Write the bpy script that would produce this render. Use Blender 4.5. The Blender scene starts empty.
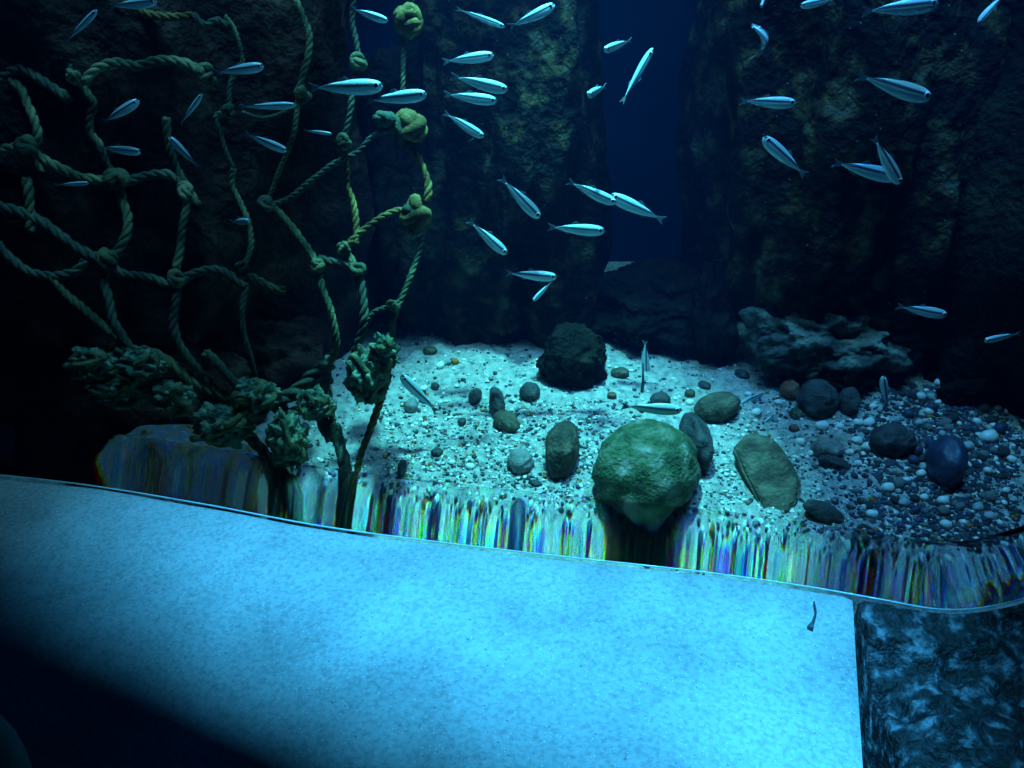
import bpy, bmesh, math, random
import numpy as np
from mathutils import Vector, Matrix, noise, Quaternion
C = bpy.context.scene.collection
S = bpy.context.scene
random.seed(7)

# ---------------------------------------------------------------- camera
F, CX, CY = 900.0, 512.0, 384.0
EYE = Vector((0, 0, 0.8))
PITCH = math.radians(30)
cam = bpy.data.cameras.new('camera')
cam.sensor_width = 36; cam.lens = 36 * F / 1024; cam.clip_start = 0.01
cam_o = bpy.data.objects.new('camera', cam); C.objects.link(cam_o)
cam_o.location = EYE; cam_o.rotation_euler = (math.pi / 2 - PITCH, 0, 0)
S.camera = cam_o
cam.dof.use_dof = False

# ---------------------------------------------------------------- world, exposure
w = bpy.data.worlds.new('world'); S.world = w; w.use_nodes = True
w.node_tree.nodes['Background'].inputs[0].default_value = (0.0, 0.05, 0.35, 1)
w.node_tree.nodes['Background'].inputs[1].default_value = 0.03
S.view_settings.view_transform = 'Standard'; S.view_settings.look = 'None'
S.view_settings.gamma = 1; S.view_settings.use_curve_mapping = False
S.view_settings.exposure = 0.0
S.cycles.use_denoising = True
S.cycles.max_bounces = 10; S.cycles.transmission_bounces = 8; S.cycles.transparent_max_bounces = 12
S.cycles.caustics_refractive = False; S.cycles.caustics_reflective = False
S.cycles.sample_clamp_indirect = 30.0

# ---------------------------------------------------------------- lamps
def spot(name, loc, target, energy, col, angle, blend, size=0.03):
    l = bpy.data.lights.new(name, 'SPOT'); l.energy = energy; l.color = col
    l.spot_size = math.radians(angle); l.spot_blend = blend; l.shadow_soft_size = size
    o = bpy.data.objects.new(name, l); C.objects.link(o); o.location = loc
    o.rotation_euler = (Vector(target) - Vector(loc)).to_track_quat('-Z', 'Y').to_euler()
    return o
def area(name, loc, target, energy, col, sx, sy, spread=180):
    l = bpy.data.lights.new(name, 'AREA'); l.energy = energy; l.color = col
    l.shape = 'RECTANGLE'; l.size = sx; l.size_y = sy; l.spread = math.radians(spread)
    o = bpy.data.objects.new(name, l); C.objects.link(o); o.location = loc
    o.rotation_euler = (Vector(target) - Vector(loc)).to_track_quat('-Z', 'Y').to_euler()
    return o
spot('tank_spotlight', (0.06, 1.70, 1.95), (0.05, 1.46, -0.3), 360, (0.12, 0.90, 1.0), 30, 0.55)
spot('tank_blue_spotlight', (0.66, 1.62, 1.7), (0.66, 1.58, -0.3), 45, (0.03, 0.30, 1.0), 46, 0.8)
area('added_tank_fill', (0.1, 1.50, 1.9), (0.1, 1.75, 0.2), 13, (0.12, 0.62, 1.0), 1.8, 0.25, 95)  # fill light added above the tank to brighten cliffs and fish
LAMP = Vector((0.25, 0.80, 1.7))
spot('ledge_spotlight', LAMP, (0.30, 0.86, 0.0), 345, (0.052, 0.51, 1.0), 65, 0.7, 0.025)

# ---------------------------------------------------------------- projection helpers
cp, sp = math.cos(PITCH), math.sin(PITCH)
def ray(px, py):
    u, v = (px - CX) / F, (CY - py) / F
    return Vector((u, cp + v * sp, -sp + v * cp))
def PY(px, py, Y):                       # point of the pixel's ray at world depth Y
    d = ray(px, py); return EYE + d * (Y / d.y)
def PZ(px, py, z=0.0):
    d = ray(px, py); return EYE + d * ((z - EYE.z) / d.z)
def sand_z(x, y):
    return -0.30 + 0.20 * (y - 1.5) + 0.010 * noise.noise(Vector((x * 3, y * 3, 0))) + (0.05 * max(0, x - 0.55))
def G(px, py):
    d = ray(px, py); t = 1.0
    for _ in range(40):
        p = EYE + d * t
        t += (sand_z(p.x, p.y) - p.z) / (d.z - 0.2 * d.y)
    return EYE + d * t
def px_of(p):                            # metres per pixel at that point
    return (p - EYE).dot(Vector((0, cp, -sp))) / F

# ---------------------------------------------------------------- object helpers
def tag(o, label=None, cat=None, group=None, kind=None):
    for k, v in (('label', label), ('category', cat), ('group', group), ('kind', kind)):
        if v: o[k] = v
    return o
def link(name, me, mat=None, parent=None, smooth=True):
    o = bpy.data.objects.new(name, me); C.objects.link(o)
    if mat is not None:
        for m in (mat if isinstance(mat, (list, tuple)) else [mat]): me.materials.append(m)
    if parent: o.parent = parent
    if smooth and len(me.polygons): me.polygons.foreach_set('use_smooth', [True] * len(me.polygons))
    return o
def mesh(name, v, f):
    me = bpy.data.meshes.new(name); me.from_pydata([tuple(p) for p in v], [], f); me.update(); return me
class MB:
    def __init__(s): s.v = []; s.f = []; s.m = []
    def add(s, v, f, m=0):
        b = len(s.v); s.v += [tuple(p) for p in v]; s.f += [tuple(i + b for i in q) for q in f]; s.m += [m] * len(f)
    def tube(s, pts, rad, sides=6, m=0, closed=False):
        n = len(pts); v = []; f = []
        t0 = (pts[1] - pts[0]).normalized(); a = t0.orthogonal().normalized()
        for i, p in enumerate(pts):
            t = (pts[min(i + 1, n - 1)] - pts[max(i - 1, 0)])
            if closed: t = pts[(i + 1) % n] - pts[i - 1]
            t = t.normalized() if t.length > 1e-9 else t0
            a = (a - t * a.dot(t)); a = a.normalized() if a.length > 1e-6 else t.orthogonal().normalized()
            b = t.cross(a); r = rad[i] if hasattr(rad, '__len__') else rad
            for k in range(sides):
                g = 2 * math.pi * k / sides; v.append(p + (a * math.cos(g) + b * math.sin(g)) * r)
        for i in range(n if closed else n - 1):
            j = (i + 1) % n
            for k in range(sides):
                l = (k + 1) % sides
                f.append((i * sides + k, i * sides + l, j * sides + l, j * sides + k))
        if not closed: f.append(tuple(range(sides))[::-1]); f.append(tuple((n - 1) * sides + k for k in range(sides)))
        s.add(v, f, m)
    def build(s, name, mat, parent=None, smooth=True):
        me = mesh(name, s.v, s.f); o = link(name, me, mat, parent, smooth)
        if any(s.m): me.polygons.foreach_set('material_index', s.m)
        return o
def catmull(P, step):
    out = []; n = len(P)
    for i in range(n - 1):
        a, b, c, d = P[max(i - 1, 0)], P[i], P[i + 1], P[min(i + 2, n - 1)]
        k = max(2, int((c - b).length / step))
        for j in range(k):
            t = j / k
            out.append(0.5 * ((2 * b) + (c - a) * t + (2 * a - 5 * b + 4 * c - d) * t * t + (3 * b - a - 3 * c + d) * t ** 3))
    out.append(P[-1]); return out

# ---------------------------------------------------------------- materials
def nt(name):
    m = bpy.data.materials.new(name); m.use_nodes = True; return m, m.node_tree.nodes, m.node_tree.links
def noisy(name, cols, scale=20, rough=0.8, bump=0.3, bscale=None, spec=0.3, detail=6, dist=0.0, specks=None, metallic=0.0, stops=None, bdist=0.01):
    """cols mixed along one noise; optional specks: (colour, voronoi scale, size)"""
    m, N, L = nt(name); b = N['Principled BSDF']
    tc = N.new('ShaderNodeTexCoord')
    n = N.new('ShaderNodeTexNoise'); n.inputs['Scale'].default_value = scale; n.inputs['Detail'].default_value = detail; n.inputs['Distortion'].default_value = dist
    L.new(tc.outputs['Object'], n.inputs['Vector'])
    r = N.new('ShaderNodeValToRGB'); e = r.color_ramp.elements
    k = len(cols); pos = stops or [0.3 + 0.4 * i / max(1, k - 1) for i in range(k)]
    while len(e) < k: e.new(0.5)
    for i, c in enumerate(cols): e[i].position = pos[i]; e[i].color = (*c, 1)
    L.new(n.outputs['Fac'], r.inputs['Fac']); col = r.outputs['Color']
    for (sc, vs, size) in (specks or []):
        v = N.new('ShaderNodeTexVoronoi'); v.inputs['Scale'].default_value = vs; L.new(tc.outputs['Object'], v.inputs['Vector'])
        lt = N.new('ShaderNodeMath'); lt.operation = 'LESS_THAN'; lt.inputs[1].default_value = size; L.new(v.outputs['Distance'], lt.inputs[0])
        sv = N.new('ShaderNodeSeparateColor'); L.new(v.outputs['Color'], sv.inputs[0])
        g = N.new('ShaderNodeMath'); g.operation = 'GREATER_THAN'; g.inputs[1].default_value = 0.55; L.new(sv.outputs[0], g.inputs[0])
        mu = N.new('ShaderNodeMath'); mu.operation = 'MULTIPLY'; L.new(lt.outputs[0], mu.inputs[0]); L.new(g.outputs[0], mu.inputs[1])
        mx = N.new('ShaderNodeMix'); mx.data_type = 'RGBA'; L.new(mu.outputs[0], mx.inputs[0]); L.new(col, mx.inputs[6]); mx.inputs[7].default_value = (*sc, 1)
        col = mx.outputs[2]
    L.new(col, b.inputs['Base Color']); b.inputs['Roughness'].default_value = rough
    b.inputs['Specular IOR Level'].default_value = spec; b.inputs['Metallic'].default_value = metallic
    if bump:
        n2 = N.new('ShaderNodeTexNoise'); n2.inputs['Scale'].default_value = bscale or scale * 3; n2.inputs['Detail'].default_value = 8
        L.new(tc.outputs['Object'], n2.inputs['Vector'])
        bp = N.new('ShaderNodeBump'); bp.inputs['Strength'].default_value = bump; bp.inputs['Distance'].default_value = bdist
        L.new(n2.outputs['Fac'], bp.inputs['Height']); L.new(bp.outputs['Normal'], b.inputs['Normal'])
    return m
M = {}
M['sand'] = noisy('pale_sand', [(.20, .21, .22), (.40, .42, .42), (.55, .56, .54)], 60, .9, .6, 420, .2,
                  specks=[((.05, .07, .10), 260, .22), ((.95, .95, .9), 330, .20), ((.45, .22, .08), 210, .13), ((.06, .1, .3), 170, .12)])
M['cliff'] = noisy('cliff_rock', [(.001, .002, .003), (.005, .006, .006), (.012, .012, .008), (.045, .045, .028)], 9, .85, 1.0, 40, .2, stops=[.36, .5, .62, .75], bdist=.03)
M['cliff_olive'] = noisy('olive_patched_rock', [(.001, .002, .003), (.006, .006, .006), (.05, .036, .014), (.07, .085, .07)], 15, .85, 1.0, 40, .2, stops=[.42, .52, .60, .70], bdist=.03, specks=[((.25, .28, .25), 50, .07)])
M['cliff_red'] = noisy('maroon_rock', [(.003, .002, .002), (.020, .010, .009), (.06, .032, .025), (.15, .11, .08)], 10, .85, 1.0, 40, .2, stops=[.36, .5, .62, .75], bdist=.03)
M['boulder'] = noisy('boulder_rock', [(.01, .015, .02), (.07, .09, .09), (.24, .29, .26)], 14, .8, 1.0, 50, .3, bdist=.02)
M['dark_rock'] = noisy('dark_stone', [(.015, .018, .025), (.05, .055, .065), (.10, .11, .12)], 26, .7, .6, 120, .4)
M['brown_rock'] = noisy('brown_stone', [(.03, .03, .03), (.09, .08, .06), (.18, .17, .13)], 26, .8, .7, 120, .3)
M['pale_brown'] = noisy('streaky_brown_stone', [(.05, .04, .05), (.30, .20, .10), (.10, .16, .30), (.42, .34, .2)], 40, .8, .7, 120, .3)
M['grey_rock'] = noisy('grey_stone', [(.10, .11, .12), (.20, .21, .22), (.34, .35, .34)], 22, .7, .5, 100, .4)
M['algae_rock'] = noisy('algae_covered_stone', [(.03, .045, .04), (.05, .10, .05), (.14, .17, .12), (.30, .31, .30)], 26, .85, .8, 130, .3, stops=[.33, .48, .6, .72])
M['red_rock'] = noisy('red_brown_stone', [(.10, .04, .03), (.22, .09, .07), (.28, .16, .12)], 30, .8, .5, 130, .3)
M['orange_rock'] = noisy('orange_stone', [(.35, .12, .03), (.5, .2, .05)], 30, .8, .4, 130, .3)
M['white_shell'] = noisy('white_shell', [(.70, .72, .72), (.95, .95, .93)], 40, .35, .1, 130, .6)
M['pale_pebble'] = noisy('pale_pebble', [(.25, .28, .32), (.55, .6, .62)], 40, .5, .2, 130, .5)
M['blue_pebble'] = noisy('slate_blue_pebble', [(.015, .025, .06), (.05, .075, .15)], 40, .5, .2, 130, .5)
M['rope'] = noisy('mossy_rope', [(.015, .03, .02), (.07, .10, .06), (.17, .19, .10), (.38, .38, .22)], 16, .9, .7, 260, .15, stops=[.34, .46, .58, .7], bdist=.004)
M['rope_brown'] = noisy('ochre_rope', [(.03, .025, .012), (.15, .10, .04), (.36, .27, .09)], 22, .9, .7, 260, .15, bdist=.004)
M['rope_dark'] = noisy('dark_rope', [(.02, .03, .03), (.06, .09, .07), (.14, .17, .12)], 22, .9, .7, 260, .15, bdist=.004)
M['algae'] = noisy('matted_algae', [(.03, .07, .06), (.13, .24, .18), (.34, .42, .28)], 40, .95, 1.0, 180, .1, bdist=.008)
M['wall'] = noisy('deep_water_haze_paint', [(.01, .05, .16), (.02, .08, .22)], 3, .9, .2, 20, .1)  # navy colour stands in for the haze of deep water between the rocks
M['edge_highlight'] = noisy('pale_edge_highlight', [(.5, .6, .65), (.7, .8, .85)], 30, .15, .3, 60, .9)

def ledge_mat():
    m, N, L = nt('speckled_plaster'); b = N['Principled BSDF']; tc = N.new('ShaderNodeTexCoord')
    def tex(scale, detail=6, dist=0):
        n = N.new('ShaderNodeTexNoise'); n.inputs['Scale'].default_value = scale; n.inputs['Detail'].default_value = detail; n.inputs['Distortion'].default_value = dist
        L.new(tc.outputs['Object'], n.inputs['Vector']); return n.outputs['Fac']
    def ramp(src, stops):
        r = N.new('ShaderNodeValToRGB'); e = r.color_ramp.elements
        while len(e) < len(stops): e.new(.5)
        for i, (p, c) in enumerate(stops): e[i].position = p; e[i].color = (c, c, c, 1)
        L.new(src, r.inputs['Fac']); return r.outputs['Color']
    def mul(a, c):
        x = N.new('ShaderNodeMix'); x.data_type = 'RGBA'; x.blend_type = 'MULTIPLY'; x.inputs[0].default_value = 1
        L.new(a, x.inputs[6]); L.new(c, x.inputs[7]); return x.outputs[2]
    base = ramp(tex(5, 8, .6), [(.30, .34), (.48, .46), (.68, .58)])
    fine = ramp(tex(170, 5), [(.3, .66), (.58, 1.0)])
    pits = N.new('ShaderNodeTexVoronoi'); pits.inputs['Scale'].default_value = 60; L.new(tc.outputs['Object'], pits.inputs['Vector'])
    pit = ramp(pits.outputs['Distance'], [(.04, .35), (.09, 1.0)])
    col = mul(mul(base, fine), pit)
    vs = N.new('ShaderNodeTexVoronoi'); vs.inputs['Scale'].default_value = 290; L.new(tc.outputs['Object'], vs.inputs['Vector'])
    sz = N.new('ShaderNodeMath'); sz.operation = 'LESS_THAN'; sz.inputs[1].default_value = .17; L.new(vs.outputs['Distance'], sz.inputs[0])
    sc_ = N.new('ShaderNodeSeparateColor'); L.new(vs.outputs['Color'], sc_.inputs[0])
    g = N.new('ShaderNodeMath'); g.operation = 'GREATER_THAN'; g.inputs[1].default_value = .72; L.new(sc_.outputs[0], g.inputs[0])
    mu = N.new('ShaderNodeMath'); mu.operation = 'MULTIPLY'; L.new(sz.outputs[0], mu.inputs[0]); L.new(g.outputs[0], mu.inputs[1])
    mx = N.new('ShaderNodeMix'); mx.data_type = 'RGBA'; L.new(mu.outputs[0], mx.inputs[0]); L.new(col, mx.inputs[6]); mx.inputs[7].default_value = (1, 1, 1, 1)
    L.new(mx.outputs[2], b.inputs['Base Color']); b.inputs['Roughness'].default_value = .55
    bp = N.new('ShaderNodeBump'); bp.inputs['Strength'].default_value = .5; bp.inputs['Distance'].default_value = .004
    L.new(tex(200, 4), bp.inputs['Height']); L.new(bp.outputs['Normal'], b.inputs['Normal'])
    return m
M['ledge'] = ledge_mat()

def lens_mat():
    m, N, L = nt('thick_acrylic'); N.remove(N['Principled BSDF']); out = N['Material Output']; prev = None
    for c, ior in (((1, 0, 0), 1.476), ((0, 1, 0), 1.490), ((0, 0, 1), 1.505)):      # dispersion of the acrylic
        r = N.new('ShaderNodeBsdfRefraction'); r.inputs['Color'].default_value = (*c, 1); r.inputs['IOR'].default_value = ior; r.inputs['Roughness'].default_value = 0.0
        if prev is None: prev = r.outputs[0]
        else:
            a = N.new('ShaderNodeAddShader'); L.new(prev, a.inputs[0]); L.new(r.outputs[0], a.inputs[1]); prev = a.outputs[0]
    g = N.new('ShaderNodeBsdfGlossy'); g.inputs['Roughness'].default_value = .02
    fr = N.new('ShaderNodeFresnel'); fr.inputs['IOR'].default_value = 1.2
    mx = N.new('ShaderNodeMixShader'); L.new(fr.outputs[0], mx.inputs[0]); L.new(prev, mx.inputs[1]); L.new(g.outputs[0], mx.inputs[2])
    L.new(mx.outputs[0], out.inputs['Surface']); return m
M['lens'] = lens_mat()
m, N, L = nt('clear_pane'); N.remove(N['Principled BSDF']); t = N.new('ShaderNodeBsdfTransparent'); L.new(t.outputs[0], N['Material Output'].inputs[0]); M['pane'] = m

def fish_mat():
    m, N, L = nt('silver_fish_skin'); b = N['Principled BSDF']; tc = N.new('ShaderNodeTexCoord')
    sx = N.new('ShaderNodeSeparateXYZ'); L.new(tc.outputs['Object'], sx.inputs[0])
    r = N.new('ShaderNodeValToRGB'); e = r.color_ramp.elements       # by height across the body: belly silver, dark line, pale back edge
    mr = N.new('ShaderNodeMapRange'); mr.inputs[1].default_value = -.10; mr.inputs[2].default_value = .10; L.new(sx.outputs['Z'], mr.inputs[0]); L.new(mr.outputs[0], r.inputs['Fac'])
    st = [(0, (.55, .80, .92)), (.50, (.6, .84, .95)), (.56, (.05, .09, .14)), (.67, (.05, .10, .15)), (.73, (.55, .80, .9)), (.84, (.45, .66, .78)), (1, (.45, .55, .6))]
    while len(e) < len(st): e.new(.5)
    for i, (p, c) in enumerate(st): e[i].position = p; e[i].color = (*c, 1)
    L.new(r.outputs[0], b.inputs['Base Color']); b.inputs['Roughness'].default_value = .32; b.inputs['Metallic'].default_value = .15
    v = N.new('ShaderNodeTexVoronoi'); v.inputs['Scale'].default_value = 60; L.new(tc.outputs['Object'], v.inputs['Vector'])
    bp = N.new('ShaderNodeBump'); bp.inputs['Strength'].default_value = .15; bp.inputs['Distance'].default_value = .01; L.new(v.outputs['Distance'], bp.inputs['Height']); L.new(bp.outputs[0], b.inputs['Normal'])
    return m
M['fish'] = fish_mat()
M['fin'] = noisy('fish_fin', [(.08, .13, .17), (.18, .26, .32)], 12, .5, .2, 40, .4)
M['fish_eye'] = noisy('silver_iris', [(.7, .8, .85), (.85, .92, .95)], 12, .2, 0, 40, .8)
M['pupil'] = noisy('black_pupil', [(.002, .002, .004), (.004, .004, .008)], 5, .1, 0, 5, .9)

# ---------------------------------------------------------------- unseen shutters added to shape the light on the ledge
def shutter(name, a, b, side):
    """an unseen plate added under the lamp whose edge throws the light's border along the floor line a-b"""
    k = .3 / 1.7; P = [LAMP.lerp(Vector((q[0], q[1], 0)), k) for q in (a, b)]; d = (P[1] - P[0]).normalized(); o_ = Vector((-d.y, d.x, 0)) * side
    P = [P[0] - d * .5, P[1] + d * .5]; q = [P[0], P[1], P[1] + o_ * .6, P[0] + o_ * .6]
    return q
sh = bpy.data.objects.new('added_shutter', None); C.objects.link(sh); sh.location = LAMP
tag(sh, 'unseen matt black plates added to shape the light on the ledge', 'lamp shutter')
M['rail'] = noisy('dark_teal_padding', [(.03, .10, .10), (.05, .14, .13)], 12, .7, .1)
M['matt'] = noisy('matt_black_metal', [(.01, .01, .01), (.02, .02, .02)], 5, .9, 0)
for (a_, b_, sd) in ((PZ(0, 548), PZ(520, 758), -1), ((-.66, 1.12 + .06), (.30, .87 + .06), 1), (PZ(950, 560), PZ(985, 768), 1)):
    q = shutter('added_shutter_plate', a_, b_, sd); q = [p - LAMP for p in q]; q2 = [p + Vector((0, 0, .004)) for p in q]
    link('added_shutter_plate', mesh('added_shutter_plate', q + q2, [(3, 2, 1, 0), (4, 5, 6, 7), (0, 1, 5, 4), (1, 2, 6, 5), (2, 3, 7, 6), (3, 0, 4, 7)]), M['matt'], sh, False)

# ---------------------------------------------------------------- sand bed
nx, ny = 260, 200; v = []; f = []
for j in range(ny):
    y = 1.02 + 1.28 * j / (ny - 1)
    for i in range(nx):
        x = -1.3 + 2.8 * i / (nx - 1)
        v.append((x, y, sand_z(x, y) + .004 * noise.noise(Vector((x * 30, y * 30, 3))) + .003 * noise.noise(Vector((x * 90, y * 90, 5)))))
for j in range(ny - 1):
    for i in range(nx - 1):
        a = j * nx + i; f.append((a, a + 1, a + nx + 1, a + nx))
o = link('sand', mesh('sand', v, f), M['sand']); tag(o, 'pale sandy bed sloping up behind the thick glass', 'sand', kind='stuff')

# ---------------------------------------------------------------- window: thick acrylic with a rounded lower edge
rim_px = [(-160, 462), (-60, 470), (75, 484), (200, 504), (330, 528), (500, 550), (690, 571), (800, 586), (880, 600), (930, 609), (965, 610), (1005, 604), (1045, 592), (1090, 574)]
rim = catmull([PZ(*p) for p in rim_px], 0.012)
RH, T = 0.118, 0.045                     # height of the rounded part, thickness of the acrylic
mid = min(rim, key=lambda p: abs(p.x - 0.05)); ia = rim.index(mid)
tdir = (rim[ia + 4] - rim[ia - 4]).normalized(); nrm = Vector((tdir.y, -tdir.x, 0)); nrm = nrm if nrm.y < 0 else -nrm
Dp = (mid - EYE).dot(-nrm)               # horizontal distance of the camera from the window's foot
TH = math.atan2(EYE.z - .07, Dp + .05)   # the lower edge leans back, square to the looking-down visitor
dW = np.array([math.cos(TH), -math.sin(TH)]); dU = np.array([math.sin(TH), math.cos(TH)])
foot = np.array([Dp, 0.0]); eye2 = np.array([0, EYE.z]); SC = -nrm.y
def refr(d, n, eta):
    c = -d.dot(n); k = 1 - eta * eta * (1 - c * c); return eta * d + (eta * c - math.sqrt(max(k, 0))) * n
def on_sand(o3, d2):
    t = (-0.30 + .20 * (o3[0] * SC + 0.02 - 1.5) - o3[1]) / (d2[1] - .20 * SC * d2[0]); return o3[0] + d2[0] * t
def hit(s_, g, sl, nn=1.49):
    o2 = foot + dU * s_ + dW * g; d = o2 - eye2; d /= np.linalg.norm(d)
    nv = -dW - dU * sl; nv /= np.linalg.norm(nv)
    d1 = refr(d, nv, 1 / nn); k = (T - (o2 - foot).dot(dW)) / d1.dot(dW); o3 = o2 + d1 * k; d2 = refr(d1, -dW, nn)
    return on_sand(o3, d2)
def straight(s_):
    o2 = foot + dU * s_; d = o2 - eye2; return on_sand(o2, d)
RH, T = 0.082, 0.030
y_top = straight(RH); y_bot = straight(0)
nh = 70; prof = []; g = 0.0; dh = RH / nh
for i in range(nh + 1):
    h = RH - i * dh; s = i / nh
    u = 0.27 * (1 - math.exp(-s / 0.27))  # how far the seen spot moves on: fast at first, then hardly
    tgt = y_top + (y_bot - y_top) * u
    lo, hi = -0.6, 1.5
    for _ in range(40):
        sl = (lo + hi) / 2
        if hit(h, g, sl) < tgt: lo = sl
        else: hi = sl
    prof.append((h, g)); g = min(g + sl * dh, T - .003)
print('PROFILE', [(round(a, 3), round(b, 4)) for a, b in prof[::7]], 'Dp', Dp, TH)
n = len(rim); nor = []
for i in range(n):
    t = (rim[min(i + 1, n - 1)] - rim[max(i - 1, 0)]).normalized(); q = Vector((t.y, -t.x, 0)); nor.append(q)
if nor[ia].dot(nrm) < 0: nor[ia] = -nor[ia]
for i in range(ia + 1, n):
    if nor[i].dot(nor[i - 1]) < 0: nor[i] = -nor[i]
for i in range(ia - 1, -1, -1):
    if nor[i].dot(nor[i + 1]) < 0: nor[i] = -nor[i]
win = bpy.data.objects.new('window_1', None); C.objects.link(win); tag(win, 'clear thick acrylic viewing window with a rounded lower edge', 'window', kind='structure')
v = []; f = []; K = len(prof) + 2; gb = prof[-1][1]; tops = []
for i in range(n):
    W = -nor[i] * dW[0] + Vector((0, 0, dW[1])); U = -nor[i] * dU[0] + Vector((0, 0, dU[1]))
    p = rim[i] - W * gb                   # the foot of the rounded edge meets the ledge on the traced line
    v += [p + U * h + W * r_ for h, r_ in prof] + [p + W * T, p + W * T + U * RH]
    tops.append((p + U * RH, p + U * RH + W * T))
for i in range(n - 1):
    for k in range(K): l = (k + 1) % K; f.append((i * K + k, i * K + l, (i + 1) * K + l, (i + 1) * K + k))
f.append(tuple(range(K))); f.append(tuple((n - 1) * K + k for k in range(K))[::-1])
me = mesh('rounded_edge', v, f); bm = bmesh.new(); bm.from_mesh(me); bmesh.ops.recalc_face_normals(bm, faces=bm.faces); bm.to_mesh(me); bm.free()
lens = link('rounded_edge', me, M['lens'], win)
me.set_sharp_from_angle(angle=math.radians(35))
v = []; f = []
for a_, b_ in tops: v += [a_, Vector((a_.x, a_.y, 1.2)), Vector((b_.x, b_.y, 1.2)), b_]
for i in range(n - 1):
    for k in (0, 1, 2): f.append((i * 4 + k, i * 4 + k + 1, i * 4 + k + 5, i * 4 + k + 4))
link('pane', mesh('pane', v, f), M['pane'], win)
v = []; f = []  # unseen baffle added to keep the tank light off the ledge
for a_, b_ in tops: v += [Vector((a_.x, a_.y, .735)), Vector((a_.x, a_.y, 2.2)), Vector((b_.x, b_.y + .02, 2.2)), Vector((b_.x, b_.y + .02, .735))]
for i in range(n - 1):
    for k in range(4): l = (k + 1) % 4; f.append((i * 4 + k, i * 4 + l, i * 4 + l + 4, i * 4 + k + 4))
f += [(0, 1, 2, 3), tuple((n - 1) * 4 + k for k in (3, 2, 1, 0))]
M['baffle'] = noisy('dark_baffle_paint', [(.01, .012, .016), (.02, .022, .03)], 6, .9, 0)
o = link('light_baffle', mesh('light_baffle', v, f), M['baffle'], smooth=False); tag(o, 'unseen dark baffle added above the window to block the tank light', 'wall', kind='structure')
mb = MB(); mb.tube([p + Vector((0, 0, .001)) for p in rim], .0012, 6); sl_ = mb.build('edge_highlight', M['edge_highlight'], win)  # pale tube put in as the highlight along the acrylic's lower edge

# ---------------------------------------------------------------- ledge in front of the window
LX = PZ(862, 604)
v = []; f = []; edge = [p for p in rim if p.x <= LX.x]
near = PZ(872, 800); nj = 70
for i, p in enumerate(edge):
    t = i / (len(edge) - 1); ex = LX.x + (near.x - LX.x) * (LX.y - .2) / (LX.y - near.y); e = Vector((-1.6 + (ex + 1.6) * t, 0.2, 0))
    q = p + nor[i] * .001
    for j in range(nj):
        s = j / (nj - 1); c = q.lerp(e, s)
        c.z = .0025 * noise.noise(Vector((c.x * 9, c.y * 9, 0))) - .0025 + (0 if j else -.002)
        if i == len(edge) - 1: c.z -= .004
        v.append(c)
ne = len(edge)
for i in range(ne - 1):
    for j in range(nj - 1): a = i * nj + j; f.append((a, a + 1, a + nj + 1, a + nj))
me = mesh('ledge_slab', v, f); bm = bmesh.new(); bm.from_mesh(me)
bd = [e for e in bm.edges if e.is_boundary]; r = bmesh.ops.extrude_edge_only(bm, edges=bd)
for q in r['geom']:
    if isinstance(q, bmesh.types.BMVert): q.co.z = -.28
bmesh.ops.recalc_face_normals(bm, faces=bm.faces); bm.to_mesh(me); bm.free()
o = link('ledge_slab', me, M['ledge']); me.set_sharp_from_angle(angle=math.radians(50))
tag(o, 'speckled pale plaster ledge glowing blue below the window', 'ledge', kind='structure')

# ---------------------------------------------------------------- walls of the tank
def box(mb, a, b, m=0):
    x0, y0, z0 = a; x1, y1, z1 = b
    mb.add([(x0, y0, z0), (x1, y0, z0), (x1, y1, z0), (x0, y1, z0), (x0, y0, z1), (x1, y0, z1), (x1, y1, z1), (x0, y1, z1)],
           [(0, 3, 2, 1), (4, 5, 6, 7), (0, 1, 5, 4), (1, 2, 6, 5), (2, 3, 7, 6), (3, 0, 4, 7)], m)
for nm, a, b in (('wall_back', (-2.4, 3.3, -.7), (2.6, 3.4, 2.2)), ('wall_left', (-2.5, .2, -.7), (-2.4, 3.3, 2.2)), ('wall_right', (2.6, .2, -.7), (2.7, 3.3, 2.2))):
    mb = MB(); box(mb, a, b); o = mb.build(nm, M['wall'], smooth=False); tag(o, kind='structure')

# ---------------------------------------------------------------- rocks
def rock_mesh(name, sub, dims, seed, amp=.22, freq=1.4, oct_=4, sharp=0.0, flat=None):
    bm = bmesh.new(); bmesh.ops.create_icosphere(bm, subdivisions=sub, radius=1)
    off = Vector((seed * 13.1, seed * 7.7, seed * 3.3))
    for q in bm.verts:
        d = q.co.normalized(); a = 0; fr = freq; am = 1
        for _ in range(oct_):
            nv = noise.noise(d * fr + off); a += am * ((1 - 2 * abs(nv)) if sharp else nv); am *= .5; fr *= 2.05
        k = 1 + amp * (a - (.6 if sharp else 0))
        q.co = Vector((d.x * k, d.y * k, d.z * k))
        if flat: q.co = Vector([math.copysign(min(abs(c), flat + .25 * (abs(c) - flat)) if abs(c) > flat else abs(c), c) for c in q.co])
        q.co = Vector((q.co.x * dims[0], q.co.y * dims[1], q.co.z * dims[2]))
    me = bpy.data.meshes.new(name); bm.to_mesh(me); bm.free(); return me
def big_rock(name, loc, dims, seed, mat, label, rot=0, amp=.32, freq=1.8, sub=6, tilt=0, cat='rock', sharp=0):
    o = link(name, rock_mesh(name, sub, dims, seed, amp, freq, 6, sharp), mat); o.location = loc; o.rotation_euler = (tilt, 0, rot)
    tag(o, label, cat); return o
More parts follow.
